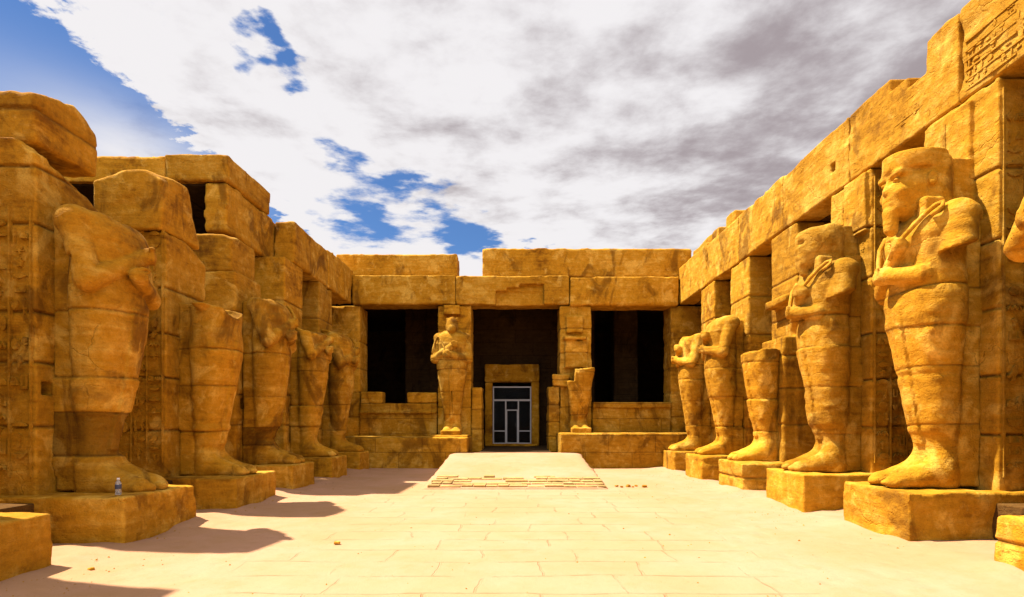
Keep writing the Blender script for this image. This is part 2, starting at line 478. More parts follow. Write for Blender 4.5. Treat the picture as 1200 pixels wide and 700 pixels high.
def stone_block(lo, hi, h, seed, amp=0.018, chip=0.05, r=0.014, cuts=(), s=2.2, extra=(), jz=(), holes=(), rough_cut=0.10):
    """weathered block; world coordinates in, mesh is local to the centre of its base"""
    lo = np.array(lo, float); hi = np.array(hi, float)
    base = np.array([(lo[0] + hi[0]) / 2, (lo[1] + hi[1]) / 2, lo[2]])
    ex = [(np.array(a, float) - base, np.array(b, float) - base) for a, b in extra]
    glo = np.min([lo - base] + [a for a, b in ex], 0); ghi = np.max([hi - base] + [b for a, b in ex], 0)
    g = Grid(glo, ghi, h)
    hs = (hi - lo) / 2
    d = box(g, (0, 0, hs[2]), hs, r)
    for a, b in ex:
        d = np.minimum(d, box(g, (a + b) / 2, (b - a) / 2, r))
    for p, n in cuts:
        pl = plane(g, np.array(p, float) - base, n)
        m = np.abs(pl) < 0.5
        pl2 = pl.copy(); pl2[m] += rough_cut * fbm(g.x[m] + seed, g.y[m] - seed, g.z[m], 1.8, 4)
        d = smax(d, pl2, 0.04)
    d = erode(g, d, seed, amp, chip, s)
    for a, b in holes:
        a = np.array(a, float) - base; b = np.array(b, float) - base
        d = np.maximum(d, -box(g, (a + b) / 2, (b - a) / 2, 0.01))
    jz = [z - base[2] for z in jz]
    if jz:
        for z in jz:
            w = np.exp(-((g.z - z) / 0.018) ** 2)
            d = d + 0.034 * w
    me = nets(g, d, (lambda V: np.max([np.exp(-((V[:, 2] - z) / 0.022) ** 2) for z in jz], 0)) if jz else None, tone_fn(jz, seed) if jz else None)
    return me, tuple(base)


def block_thing(name, lo, hi, h, seed, label, cat, group=None, mat=None, **kw):
    me, base = stone_block(lo, hi, h, seed, **kw)
    o = obj(name, me, mat or M_STONE, loc=base)
    return tag(o, label, cat, group)


# ------------------------------------------------------------------ hieroglyph relief
def _poly(pts): return pts
GLY = [
    [(0.5 + 0.42 * math.cos(a), 0.5 + 0.42 * math.sin(a)) for a in [k * math.pi / 6 for k in range(12)]],              # disc
    [(0, .42), (.17, .7), (.33, .45), (.5, .7), (.67, .45), (.83, .7), (1, .42), (1, .26), (.83, .52), (.67, .26), (.5, .52), (.33, .26), (.17, .52), (0, .26)],   # water
    [(.4, 0), (.4, .45), (.28, .8), (.45, 1), (.62, .85), (.6, .5), (.52, .4), (.52, 0)],                              # reed
    [(.2, 0), (.3, .25), (.05, .15), (.0, .3), (.3, .55), (.38, .8), (.5, .95), (.68, .9), (.8, .78), (.66, .74), (.7, .5), (.55, .28), (.48, .1), (.6, 0)],         # bird
    [(.42, 0), (.42, .42), (.15, .42), (.15, .56), (.4, .56), (.25, .75), (.35, .97), (.5, 1), (.65, .97), (.75, .75), (.6, .56), (.85, .56), (.85, .42), (.58, .42), (.58, 0)],   # looped cross
    [(0, .3), (1, .3), (.93, .55), (.75, .72), (.5, .78), (.25, .72), (.07, .55)],                                      # loaf
    [(0, .75), (1, .75), (.85, .45), (.6, .3), (.4, .3), (.15, .45)],                                                   # basket
    [(0, .3), (0, .5), (.25, .55), (.4, .8), (.6, .8), (.62, .6), (.8, .5), (1, .45), (1, .3)],                         # viper
    [(.1, .1), (.1, .9), (.25, .9), (.25, .25), (.75, .25), (.75, .9), (.9, .9), (.9, .1)],                             # house
    [(0, .55), (.3, .75), (.6, .75), (1, .5), (.6, .3), (.3, .3)],                                                      # eye
    [(.35, 0), (.3, .5), (.15, .55), (.2, .75), (.4, .78), (.4, 1), (.62, 1), (.62, .78), (.8, .7), (.72, .5), (.65, 0)],   # figure
]


def add_prism(bm, pts, depth_lo, depth_hi, put):
    top = [bm.verts.new(put(u, v, depth_hi)) for u, v in pts]; bot = [bm.verts.new(put(u, v, depth_lo)) for u, v in pts]
    bm.faces.new(top)
    n = len(pts)
    for i in range(n):
        bm.faces.new((top[i], bot[i], bot[(i + 1) % n], top[(i + 1) % n]))


def glyph_bm(put, w, h, cw, seed, out=0.018, rows=False, wear=0.12):
    """columns (or rows) of relief signs between ruled borders, on a w x h panel"""
    rd = random.Random(seed); bm = bmesh.new()
    if rows:
        put0 = put
        put = lambda u, v, d: put0(v, u, d)
        w, h = h, w
    nc = max(1, int(w / cw)); cw = w / nc
    for c in range(nc + 1):
        x = c * cw
        z0, z1 = 0.0, h
        segs = max(1, int(h / 0.8))
        for s_ in range(segs):
            if rd.random() < wear: continue
            a = z0 + (z1 - z0) * s_ / segs; b = z0 + (z1 - z0) * (s_ + 1) / segs
            add_prism(bm, [(x - .012, a), (x + .012, a), (x + .012, b), (x - .012, b)], -0.05, out * 0.8, put)
    for c in range(nc):
        z = 0.05
        while z < h - cw * 0.9:
            gh = cw * rd.choice((0.45, 0.6, 0.75, 0.9))
            if rd.random() > wear:
                two = gh > cw * .7 and rd.random() < .5
                for k in range(2 if two else 1):
                    pts = rd.choice(GLY); gw = cw * (0.36 if two else 0.66)
                    u0 = c * cw + (cw * (0.1 + 0.44 * k) if two else (cw - gw) / 2)
                    q = [(u0 + gw * a, z + gh * 0.88 * b) for a, b in pts]
                    if rows: q = [(u0 + gw * b, z + gh * .88 * a) for a, b in pts]
                    add_prism(bm, q, -0.05, out * rd.uniform(0.7, 1.1), put)
            z += gh + 0.03
    bmesh.ops.recalc_face_normals(bm, faces=bm.faces)
    return bm


# ------------------------------------------------------------------ statues
def table(zs, vs, n=260, k=9):
    z = np.linspace(zs[0], zs[-1], n); v = np.interp(z, zs, vs)
    pad = np.pad(v, k, mode='edge'); ker = np.hanning(2 * k + 1); ker /= ker.sum()
    return z, np.convolve(pad, ker, 'same')[k:-k]


ZS = [-0.1, 0.25, 0.6, 1.0, 1.5, 1.9, 2.4, 2.75, 3.0, 3.3, 3.6, 3.85, 4.02, 4.12]
HA = [0.36, 0.33, 0.335, 0.385, 0.445, 0.50, 0.575, 0.60, 0.56, 0.56, 0.59, 0.61, 0.53, 0.30]
FR = [0.16, 0.14, 0.17, 0.25, 0.33, 0.40, 0.48, 0.49, 0.46, 0.48, 0.50, 0.44, 0.30, 0.14]
BACK = -0.30


def statue_mesh(h, seed, top=4.95, head=None, arms=(1, 1), cuts=(), bands=(), joints=(0.78, 1.62, 2.45, 3.0), scoop=None, amp=0.012, chip=0.05, balls=(), boxes=(), feet=True, ztop_slab=4.55, knock=(), steps=(), tones=None):
    g = Grid((-0.86, -0.52, -0.03), (0.86, 1.0, top + 0.02), h)
    zz, ha = table(ZS, HA); _, fr = table(ZS, FR)
    a = np.interp(g.z, zz, ha); f = np.interp(g.z, zz, fr)
    for z0, z1, dlt in bands:
        w = 1 / (1 + np.exp(-(g.z - z0) / 0.012)) * 1 / (1 + np.exp((g.z - z1) / 0.012))
        a = a + dlt * w; f = f + dlt * w
    yc = (f + BACK) / 2; hy = (f - BACK) / 2
    n = 2.5
    k = (np.abs(g.x / a) ** n + np.abs((g.y - yc) / hy) ** n) ** (1 / n)
    d = (k - 1) * np.minimum(a, hy) * 0.9
    d = np.maximum(d, g.z - 4.12)
    # the line between the two legs and the panel down the front
    d = np.minimum(d, smax(box(g, (0, 0.1, 1.65), (0.095, 0.42, 1.05), 0.03), k * 0 + (k - 1) * np.minimum(a, hy) - 0.04, 0.006))
    if feet:
        for sx in (-0.185, 0.185):
            ft = cap(g, (sx, 0.02, 0.17), (sx * 1.02, 0.66, 0.07), 0.19, 0.125)
            ft = smin(ft, cap(g, (sx, -0.02, 0.36), (sx, 0.34, 0.12), 0.15, 0.13), 0.12)
            d = smin(d, ft, 0.13)
        toes = None
        for sx in (-0.185, 0.185):
            for q in range(5):
                tx = sx * 1.02 + (q - 2) * 0.05
                tt = cap(g, (tx, 0.66, 0.075), (tx, 0.80 - 0.03 * abs(q - (1 if sx > 0 else 3)), 0.055), 0.048, 0.042)
                d = smin(d, tt, 0.045)
    # back slab
    slab = box(g, (0, -0.38, ztop_slab / 2), (0.31, 0.16, ztop_slab / 2), 0.02)
    d = smin(d, slab, 0.03)
    # shoulders and arms crossed on the chest
    sgn = (1, -1)
    for i, s_ in enumerate(sgn):
        st = arms[i]
        if st <= 0: continue
        sh = (0.52 * s_, -0.02, 3.80); el = (0.66 * s_, 0.25, 2.98)
        fist = (-0.14, 0.56, 3.52) if s_ == 1 else (0.16, 0.61, 3.16)
        mid = (0.60 * s_, 0.08, 3.42)
        if st == 1:
            up = smin(cap(g, sh, el, 0.205, 0.165), ell(g, (0.5 * s_, -0.04, 3.84), (0.24, 0.26, 0.22)), 0.06)
            fo = cap(g, el, fist, 0.165, 0.115)
            d = smin(d, up, 0.018); d = smin(d, fo, 0.012)
            d = smin(d, ell(g, fist, (0.14, 0.12, 0.13)), 0.012)
            for q in range(4):   # knuckles round the handle
                kx = fist[0] + (-0.095 if s_ == 1 else 0.095); kz = fist[2] + 0.085 - 0.055 * q
                d = smin(d, cap(g, (kx, fist[1] + 0.03, kz), (kx + 0.15 * s_, fist[1] + 0.115, kz + 0.02), 0.032, 0.032), 0.015)
            d = smin(d, cap(g, (fist[0], fist[1] + 0.06, fist[2] + 0.12), (fist[0] + 0.10 * s_, fist[1] + 0.12, fist[2] + 0.09), 0.036, 0.03), 0.015)
        elif st == 0.5:     # upper arm broken short, forearm left in place
            up = smin(cap(g, sh, (0.64 * s_, 0.10, 3.2), 0.225, 0.235), ell(g, (0.5 * s_, -0.04, 3.86), (0.25, 0.27, 0.22)), 0.06)
            pl = plane(g, (0.6 * s_, 0.1, 3.36), (0.10 * s_, -0.30, -1.0)) + 0.03 * near_noise(g, d, 4, 3, seed + 3, 1.0)
            up = smax(up, pl, 0.015)
            d = smin(d, up, 0.018)
            a0 = (0.36 * s_, 0.36, 3.06)
            d = smin(d, cap(g, a0, fist, 0.15, 0.115), 0.012)
            d = smin(d, ell(g, fist, (0.14, 0.12, 0.13)), 0.012)
            for q in range(4):
                kx = fist[0] + (-0.095 if s_ == 1 else 0.095); kz = fist[2] + 0.085 - 0.055 * q
                d = smin(d, cap(g, (kx, fist[1] + 0.03, kz), (kx + 0.15 * s_, fist[1] + 0.115, kz + 0.02), 0.032, 0.032), 0.015)
        elif st == 0.3:     # only a shoulder stump
            up = cap(g, sh, mid, 0.21, 0.18)
            d = smin(d, up, 0.05)
    if head:
        worn = head.get('worn', 0.0); hy0 = head.get('fwd', 0.0)
        hc = (0, 0.24 + hy0, 4.42)
        hd = ell(g, hc, (0.29, 0.34, 0.42))                                        # skull and face
        hd = smin(hd, box(g, (0, 0.32 + hy0, 4.25), (0.175, 0.26, 0.25), 0.12), 0.08)      # jaw
        # headcloth: broad behind, lappets falling on the chest
        nem = smin(box(g, (0, 0.02 + hy0 * .5, 4.42), (0.325, 0.22, 0.44), 0.14), box(g, (0, -0.35, 4.40), (0.20, 0.3, 0.42), 0.04), 0.04)
        hd = smin(hd, nem, 0.05)
        for s_ in sgn:
            hd = smin(hd, box(g, (0.30 * s_, 0.22, 3.90), (0.10, 0.15, 0.28), 0.05), 0.03)
        kc = (np.sqrt((g.x / 0.345) ** 2 + ((g.y - 0.17 - hy0) / 0.44) ** 2) - 1) * 0.345
        if worn:
            hd = smin(hd, smax(ell(g, (0, 0.12 + hy0, 4.62), (0.36, 0.46, 0.26)), 4.50 - g.z, 0.03), 0.03)
        else:
            hd = smin(hd, smax(kc, np.abs(g.z - 4.775) - 0.135, 0.03), 0.018)       # flat top of the broken crown
        if not worn:
            hd = smin(hd, box(g, (0, 0.45 + hy0, 4.60), (0.24, 0.13, 0.05), 0.04), 0.03)   # brow
            hd = smin(hd, cap(g, (0, 0.55 + hy0, 4.53), (0, 0.585 + hy0, 4.38), 0.04, 0.06), 0.04)  # nose
            for s_ in sgn:
                hd = smax(hd, -ell(g, (0.125 * s_, 0.59 + hy0, 4.52), (0.085, 0.075, 0.05)), 0.02)
                hd = smin(hd, ell(g, (0.125 * s_, 0.535 + hy0, 4.51), (0.06, 0.05, 0.03)), 0.015)
                hd = smin(hd, ell(g, (0.17 * s_, 0.46 + hy0, 4.33), (0.09, 0.10, 0.09)), 0.05)   # cheek
                ear = smax(ell(g, (0.335 * s_, 0.15 + hy0, 4.46), (0.06, 0.075, 0.115)), -ell(g, (0.385 * s_, 0.17 + hy0, 4.47), (0.04, 0.04, 0.06)), 0.02)
                hd = smin(hd, ear, 0.02)
            hd = smin(hd, cap(g, (-0.08, 0.570 + hy0, 4.255), (0.08, 0.570 + hy0, 4.255), 0.035), 0.015)     # lips
            hd = smin(hd, cap(g, (-0.065, 0.565 + hy0, 4.185), (0.065, 0.565 + hy0, 4.185), 0.04), 0.015)
            hd = smin(hd, cap(g, (0, 0.53 + hy0, 4.06), (0, 0.53 + hy0, 3.80), 0.105, 0.09), 0.03)        # beard
        else:
            hd = smin(hd, ell(g, (0, 0.16, 4.48), (0.33, 0.43, 0.42)), 0.08)
            hd = smin(hd, cap(g, (0, 0.555 + hy0, 4.48), (0, 0.575 + hy0, 4.36), 0.035, 0.055), 0.04)
            hd = smin(hd, cap(g, (-0.07, 0.55 + hy0, 4.22), (0.07, 0.55 + hy0, 4.22), 0.05), 0.03)
            hd = smin(hd, cap(g, (0, 0.47 + hy0, 4.06), (0, 0.46 + hy0, 3.92), 0.10, 0.08), 0.05)
            for s_ in sgn:
                hd = smax(hd, -ell(g, (0.125 * s_, 0.575 + hy0, 4.49), (0.075, 0.06, 0.035)), 0.03)
            for s_ in sgn:
                hd = smin(hd, ell(g, (0.335 * s_, 0.16, 4.46), (0.05, 0.10, 0.14)), 0.03)
        hn = near_noise(g, hd, 3.2, 4, seed + 9)
        hd = hd + (0.014 + 0.035 * worn) * hn
        if 'cut' in head:
            for p_, n_ in head['cut']:
                hd = smax(hd, plane(g, p_, n_) + 0.08 * near_noise(g, hd, 3, 4, seed + 12, 0.6), 0.03)
        d = smin(d, hd, 0.015)
    for c, r_ in balls:
        d = smin(d, ell(g, c, r_), 0.03)
    for c, hs in boxes:
        d = smin(d, box(g, c, hs, 0.03), 0.02)
    for c, hs in steps:
        d = np.maximum(d, -(box(g, c, hs, 0.01) + 0.04 * near_noise(g, d, 3, 3, seed + 14, 0.5)))
    for c, r_ in knock:
        d = smax(d, -(ell(g, c, r_) + 0.05 * near_noise(g, d, 4, 3, seed + 17, 0.5)), 0.02)
    for p_, n_ in cuts:
        pl = plane(g, p_, n_)
        pl = pl + 0.10 * near_noise(g, pl, 3.0, 4, seed + 21, 0.6)
        d = smax(d, pl, 0.02)
    d = np.maximum(d, -0.02 - g.z)
    d = np.maximum(d, -0.515 - g.y)
    d = erode(g, d, seed, amp, chip, 2.6)
    rj = random.Random(seed)
    jl = [z + rj.uniform(-.13, .13) for z in joints]
    lv = np.sort(jl); off = np.array([rj.uniform(-.014, .014) for _ in range(len(lv) + 1)])
    d = d + off[np.searchsorted(lv, g.z[0, 0, :])][None, None, :].astype(np.float32) * (g.z < 3.6)
    jw = np.clip(0.55 + 1.6 * near_noise(g, d, 1.1, 2, seed + 5), 0.05, 1.2)
    for z in jl:
        d = d + 0.020 * jw * np.exp(-((g.z + 0.02 * np.sin(g.x * 3 + z * 7) - z) / 0.013) ** 2)
    def jf(V):
        return np.max([np.exp(-((V[:, 2] + 0.02 * np.sin(V[:, 0] * 3 + z * 7) - z) / 0.014) ** 2) for z in jl], 0) * 0.8
    tf = tone_fn(jl, seed)
    if tones is not None:
        lv2 = np.sort(jl); tv = np.array(tones)
        tf = lambda V: tv[np.searchsorted(lv2, V[:, 2])]
    return nets(g, d, jf, tf)


def tube_bm(pts, radii, seg=10):
    bm = bmesh.new(); rings = []
    P = [Vector(p) for p in pts]
    prev = None
    for i, p in enumerate(P):
        tdir = (P[min(i + 1, len(P) - 1)] - P[max(i - 1, 0)]).normalized()
        up = Vector((0, 1, 0)) if prev is None else prev
        n = (up - tdir * up.dot(tdir)).normalized(); prev = n
        b = tdir.cross(n)
        rings.append([bm.verts.new(p + (n * math.cos(2 * math.pi * k / seg) + b * math.sin(2 * math.pi * k / seg)) * radii[i]) for k in range(seg)])
    for a, b in zip(rings, rings[1:]):
        for k in range(seg): bm.faces.new((a[k], a[(k + 1) % seg], b[(k + 1) % seg], b[k]))
    bm.faces.new(rings[0][::-1]); bm.faces.new(rings[-1])
    bmesh.ops.recalc_face_normals(bm, faces=bm.faces)
    for f in bm.faces: f.smooth = True
    return bm


def crook_bm():
    pts = [(-0.01, 0.62, 3.36), (-0.10, 0.63, 3.48), (-0.22, 0.57, 3.62), (-0.34, 0.49, 3.76), (-0.44, 0.39, 3.90), (-0.50, 0.29, 4.00), (-0.56, 0.23, 4.02), (-0.59, 0.26, 3.95), (-0.56, 0.33, 3.88), (-0.51, 0.37, 3.85)]
    return tube_bm(pts, [0.026, 0.031, 0.033, 0.033, 0.033, 0.033, 0.032, 0.031, 0.03, 0.026])


def flail_bm():
    return tube_bm([(0.04, 0.64, 3.06), (0.15, 0.68, 3.18), (0.27, 0.60, 3.40), (0.38, 0.51, 3.62), (0.47, 0.36, 3.82), (0.55, 0.29, 3.84), (0.64, 0.28, 3.66), (0.71, 0.29, 3.40), (0.745, 0.31, 3.15)],
                   [0.028, 0.032, 0.032, 0.032, 0.034, 0.04, 0.045, 0.05, 0.05])


def statue(loc, rz, h, seed, label, items=('crook', 'flail'), **kw):
    root = empty('osiride_statue', loc, rz)
    tag(root, label, 'statue', 'colossal mummy statues round the court')
    obj('body', statue_mesh(h, seed, **kw), M_STONE, root)
    if 'crook' in items: obj('crook', crook_bm(), M_STONE, root)
    if 'flail' in items: obj('flail', flail_bm(), M_STONE, root)
    return root


# ------------------------------------------------------------------ ground, ramp
def build_ground():
    def axis(lo, hi, st, far):
        core = list(np.arange(lo, hi + 1e-6, st)); out = []
        d = st * 2; x = hi
        while x < far: x += d; out.append(x); d *= 1.7
        pre = []; d = st * 2; x = lo
        while x > -far: x -= d; pre.append(x); d *= 1.7
        return np.array(pre[::-1] + core + out)
    xs = axis(-9, 9, 0.10, 3000); ys = axis(1, 21.4, 0.10, 3000)
    X, Y = np.meshgrid(xs, ys, indexing='ij')
    zz = np.zeros_like(X)
    n = fbm(X, Y, X * 0 + 0.5, 0.55, 4)
    core = np.clip((np.abs(X) - 2.6) / 1.2, 0.15, 1)
    zz += 0.035 * n * core
    drift = np.exp(-np.maximum(0, 5.28 - np.abs(X)) / 0.40) * 0.11 * (0.6 + fbm(X, Y, X * 0 + 3.5, 0.9, 3))
    zz += np.where(np.abs(X) < 9, drift, 0)
    lim = (np.abs(X) < 9) & (Y > 1) & (Y < 21.4)
    zz = np.where(lim, zz, 0.0)
    me = bpy.data.meshes.new('ground')
    V = np.stack([X, Y, zz], -1).reshape(-1, 3)
    nx, ny = X.shape
    i, j = np.meshgrid(np.arange(nx - 1), np.arange(ny - 1), indexing='ij')
    a = (i * ny + j).ravel(); F = np.stack([a, a + ny, a + ny + 1, a + 1], 1)
    me.from_pydata(V.tolist(), [], F.tolist()); me.polygons.foreach_set('use_smooth', np.ones(len(F), bool))
    o = obj('ground', me, M_GROUND); tag(o, kind='structure', label='pale sandy court floor with worn flagstones')


build_ground()


def build_ramp():
    # gentle stone ramp from the court up to the doorway
    y0, y1, zt = 14.0, 20.6, 0.575
    xs = np.arange(-2.36, 2.361, 0.08); ys = np.arange(y0, y1 + 0.01, 0.08)
    X, Y = np.meshgrid(xs, ys, indexing='ij')
    t = np.clip((Y - y0) / (y1 - y0), 0, 1)
    Z = 0.03 + t * (zt - 0.03) + 0.018 * fbm(X, Y, X * 0 + 8.5, 0.9, 4)
    X = X + 0.09 * fbm(X, Y, X * 0 + 2.5, 1.6, 4) * (np.abs(X) > 2.3)
    Z = Z - 0.05 * np.clip((np.abs(X) - 2.1) / .26, 0, 1) ** 2 * (1 + fbm(X, Y, X * 0 + 6.5, 1.3, 3))
    nx, ny = X.shape
    bm = bmesh.new()
    vs = [[bm.verts.new((X[i, j], Y[i, j], Z[i, j])) for j in range(ny)] for i in range(nx)]
    for i in range(nx - 1):
        for j in range(ny - 1):
            f = bm.faces.new((vs[i][j], vs[i + 1][j], vs[i + 1][j + 1], vs[i][j + 1])); f.smooth = True
    edge = [e for e in bm.edges if e.is_boundary]
    r = bmesh.ops.extrude_edge_only(bm, edges=edge)
    for v in r['geom']:
        if isinstance(v, bmesh.types.BMVert): v.co.z = -0.08
    bmesh.ops.recalc_face_normals(bm, faces=bm.faces)
    rp = obj('ramp', bm, M_GROUND); tag(rp, 'broad sandy stone ramp rising to the central doorway', kind='structure')
    # rows of exposed bricks across its foot
    rd = random.Random(4); bm = bmesh.new()
    for row in range(5):
        y = 14.10 + row * 0.34
        x = -2.25 + rd.uniform(0, .2)
        while x < 2.2:
            w = rd.uniform(0.26, 0.62)
            if x + w > 2.3: w = 2.3 - x
            if rd.random() < (0.97, 0.97, 0.93, 0.8, 0.35)[row] and w > .15:
                z = 0.03 + (y + .15 - y0) / (y1 - y0) * (zt - 0.03)
                yy = y + rd.uniform(-.03, .03)
                bm_box(bm, (x, yy, z - 0.08), (x + w - rd.uniform(.010, .03), yy + rd.uniform(.30, .325), z + rd.uniform(.015, .045)), 0.014)
            x += w
    obj('brick_course', bm, M_BRICKRAMP, rp)


build_ramp()

# ------------------------------------------------------------------ side colonnades
PITCH = 2.795
XR, XL = 6.70, -6.65
PD = 1.30    # pillar depth


def yr(k): return 7.81 + PITCH * (k - 1)            # near edge of a pillar
def ys_(k): return 8.42 + PITCH * (k - 1)           # statue axis


ORD = ['statue nearest the camera edge', 'first', 'second', 'third', 'fourth', 'fifth']
JZ = [1.55, 2.42, 3.28, 4.30, 5.30]

# --- plinths
PL_R = [(4.75, 6.24, .66), (7.56, 9.07, .72), (10.33, 11.90, .71), (13.17, 14.64, .72), (16.0, 17.5, .72), (18.74, 20.2, .70)]
PL_L = [(4.7, 6.40, .64), (7.55, 9.30, .65), (10.60, 12.37, .61), (13.27, 14.75, .65), (16.10, 17.55, .66), (19.0, 20.25, .66)]
lab_r = ['plain jointed block cropped by the right edge, nearest of the right row of plinths',
         'sandstone plinth under the tall bearded statue with the crook',
         'sandstone plinth under the round worn headed statue',
         'sandstone plinth under the statue broken off flat at the waist',
         'sandstone plinth under the headless statue beside the waist-high broken one',
         'small far plinth beside the right end of the right podium']
lab_l = ['cropped plinth in the lower left corner, nearest of the left row',
         'large plinth with the water bottle standing on it',
         'plinth under the left statue with the hollow broken chest',
         'plinth under the headless statue beside a pillar with a square socket hole',
         'plinth under the slim headless statue, fourth along the left row',
         'smallest plinth at the far end of the left row, beside the left podium']
for k in range(6):
    a, b, z = PL_R[k]
    hh = 0.025 if k < 3 else 0.035
    cuts = []
    block_thing('plinth', (5.28, a, -0.06), (7.25, b, z), hh, 40 + k, lab_r[k], 'plinth', 'statue plinths', r=0.025, amp=0.022, chip=0.06,
                jz=([0.36] if k in (0, 3) else ()), cuts=cuts)
    a, b, z = PL_L[k]
    block_thing('plinth', (-7.25, a, -0.06), (-5.25, b, z), hh, 60 + k, lab_l[k], 'plinth', 'statue plinths', r=0.025, amp=0.022, chip=0.06)

# --- pillars
plab_r = ['tall square pillar at the right edge with carved shaded side, behind the near arm fragment',
          'carved square pillar behind the tall bearded statue',
          'square pillar behind the round worn headed statue',
          'square pillar with a jutting broken ledge behind the waist-high broken statue',
          'square pillar behind the headless statue, fourth along the right row',
          'square pillar at the far end of the right row']
for k in range(0, 6):
    y = yr(k)
    hh = 0.026 if k < 3 else 0.04
    extra = []
    if k == 3: extra = [((XR - .28, y + 0.0, 4.55), (XR + .1, y + 1.1, 4.75)), ((XR - .30, y + .05, 0.7), (XR + .1, y + 1.25, 3.74))]
    if k == 4: extra = [((XR - .2, y + 0.3, 4.4), (XR + .1, y + 1.3, 4.7))]
    if k == 2: extra = [((XR - .10, y + 0.05, 5.3), (XR + .1, y + .75, 6.42))]
    if k == 1: extra = [((XR - .07, y + 0.42, 4.4), (XR + .1, y + 1.34, 6.40))]
    rj = random.Random(k + 3)
    me, base = stone_block((XR, y, 0.55), (XR + PD, y + 1.36, 6.46), hh, 80 + k, amp=0.014, chip=0.04, extra=extra, jz=[z + rj.uniform(-.12, .12) for z in JZ])
    o = obj('pillar', me, M_STONE, loc=base); tag(o, plab_r[k], 'pillar', 'square pillars of the court')
    if k < 3:
        # carved near side and carved upper court face
        obj('hieroglyph_relief', glyph_bm(lambda u, v, d: (-PD / 2 + .06 + u, -0.68 - d + 0.006, 0.35 + v), PD - .12, 5.4, 0.29, 500 + k, out=0.045, wear=.10), M_STONE, o)
    if k in (1, 2):
        off = -PD / 2 - (0.07 if k == 1 else 0.0)
        obj('carved_panel', glyph_bm(lambda u, v, d: (off - d + 0.004, 0.62 - u, 4.35 + v), 0.85 if k == 1 else 1.2, 1.35, 0.30, 520 + k, out=0.018, wear=.45), M_STONE, o)

plab_l = ['ruined pillar stump at the left edge, nearest of the left row',
          'massive broken pillar at the left with a rounded block on top',
          'broken topped pillar directly behind the hollow chested statue',
          'pillar of stacked worn blocks with a pale ledge, third on the left',
          'square pillar carrying the near end of the left stone beam',
          'square pillar at the far end of the left row']
YLS = [5.0, 7.81, 10.72, 13.45, 16.25, 19.10]
for k in range(0, 6):
    y = YLS[k]
    hh = 0.026 if k < 3 else 0.04
    cuts = []; extra = []; ztop = 6.46; holes = []
    lo, hi = (XL - PD, y, 0.55), (XL, y + 1.36, ztop)
    if k == 0: hi = (XL, y + 1.36, 6.2); cuts = [((XL - .4, y, 6.1), (0.35, -0.5, 1))]
    if k == 1:
        hi = (XL, y + 1.36, 5.62)
        cuts = [((XL - .05, y + .2, 5.35), (0.75, 0.25, 1.0))]
        holes = [((XL - 0.3, 7.90, 2.05), (XL + 0.1, 8.12, 2.24))]
    if k == 2: hi = (XL, y + 1.36, 5.30); cuts = [((XL - .10, y + 1.1, 5.12), (0.75, 0.5, 1.0))]
    if k == 3: hi = (XL - .03, y + 1.36, 5.30); holes = [((XL - .4, 13.72, 2.0), (XL + .1, 13.98, 2.26))]
    rj = random.Random(k + 23)
    jz = [z + rj.uniform(-.12, .12) for z in JZ if z < hi[2] - .3]
    me, base = stone_block(lo, hi, hh, 100 + k, amp=0.020, chip=0.06, cuts=cuts, extra=extra, jz=jz, holes=holes, rough_cut=0.14)
    o = obj('pillar', me, M_STONE, loc=base); tag(o, plab_l[k], 'pillar', 'square pillars of the court')
    if k < 3:
        obj('hieroglyph_relief', glyph_bm(lambda u, v, d: (-PD / 2 + .06 + u, -0.68 - d + 0.006, 0.35 + v), PD - .12, (4.9 if k != 1 else 3.75), 0.29, 540 + k, out=0.045, wear=.10), M_STONE, o)
    if k in (1, 2, 3):
        obj('carved_panel', glyph_bm(lambda u, v, d: (PD / 2 + d - 0.004, 0.16 + u, 0.6 + v), 0.5, 2.9, 0.25, 560 + k, out=0.028, wear=.25), M_STONE, o)

# loose blocks left on top of the broken left pillars
block_thing('stone_block', (XL - PD - .4, 7.92, 5.60), (XL - .10, 9.12, 6.62), 0.035, 130, 'big rounded block capping the broken pillar at the upper left', 'stone block',
            amp=0.022, chip=0.06, r=0.05, cuts=[((XL - .5, 7.95, 6.30), (0.0, -0.30, 1.0)), ((XL - .2, 8.9, 6.45), (0.9, 0.5, 0.9))], jz=[6.08])
block_thing('stone_block', (XL - PD, 13.50, 5.28), (XL - .16, 14.75, 6.20), 0.04, 131, 'worn block with domed top, uppermost on the stacked block pillar', 'stone block',
            amp=0.022, chip=0.06, r=0.06, cuts=[((XL - .2, 13.6, 6.1), (0.5, -0.35, 1.0))])

block_thing('stone_block', (XL - PD - .02, 10.62, 5.30), (XL - .02, 11.95, 6.44), 0.035, 132, 'large rounded block on the pillar behind the hollow chested statue', 'stone block',
            amp=0.022, chip=0.07, r=0.04, cuts=[((XL - .15, 10.9, 6.36), (0.75, -0.25, 1.0)), ((XL - 1.1, 10.65, 6.35), (-.3, -0.3, 1.0)), ((XL - .05, 11.6, 6.1), (1, .5, .35))], rough_cut=.12)

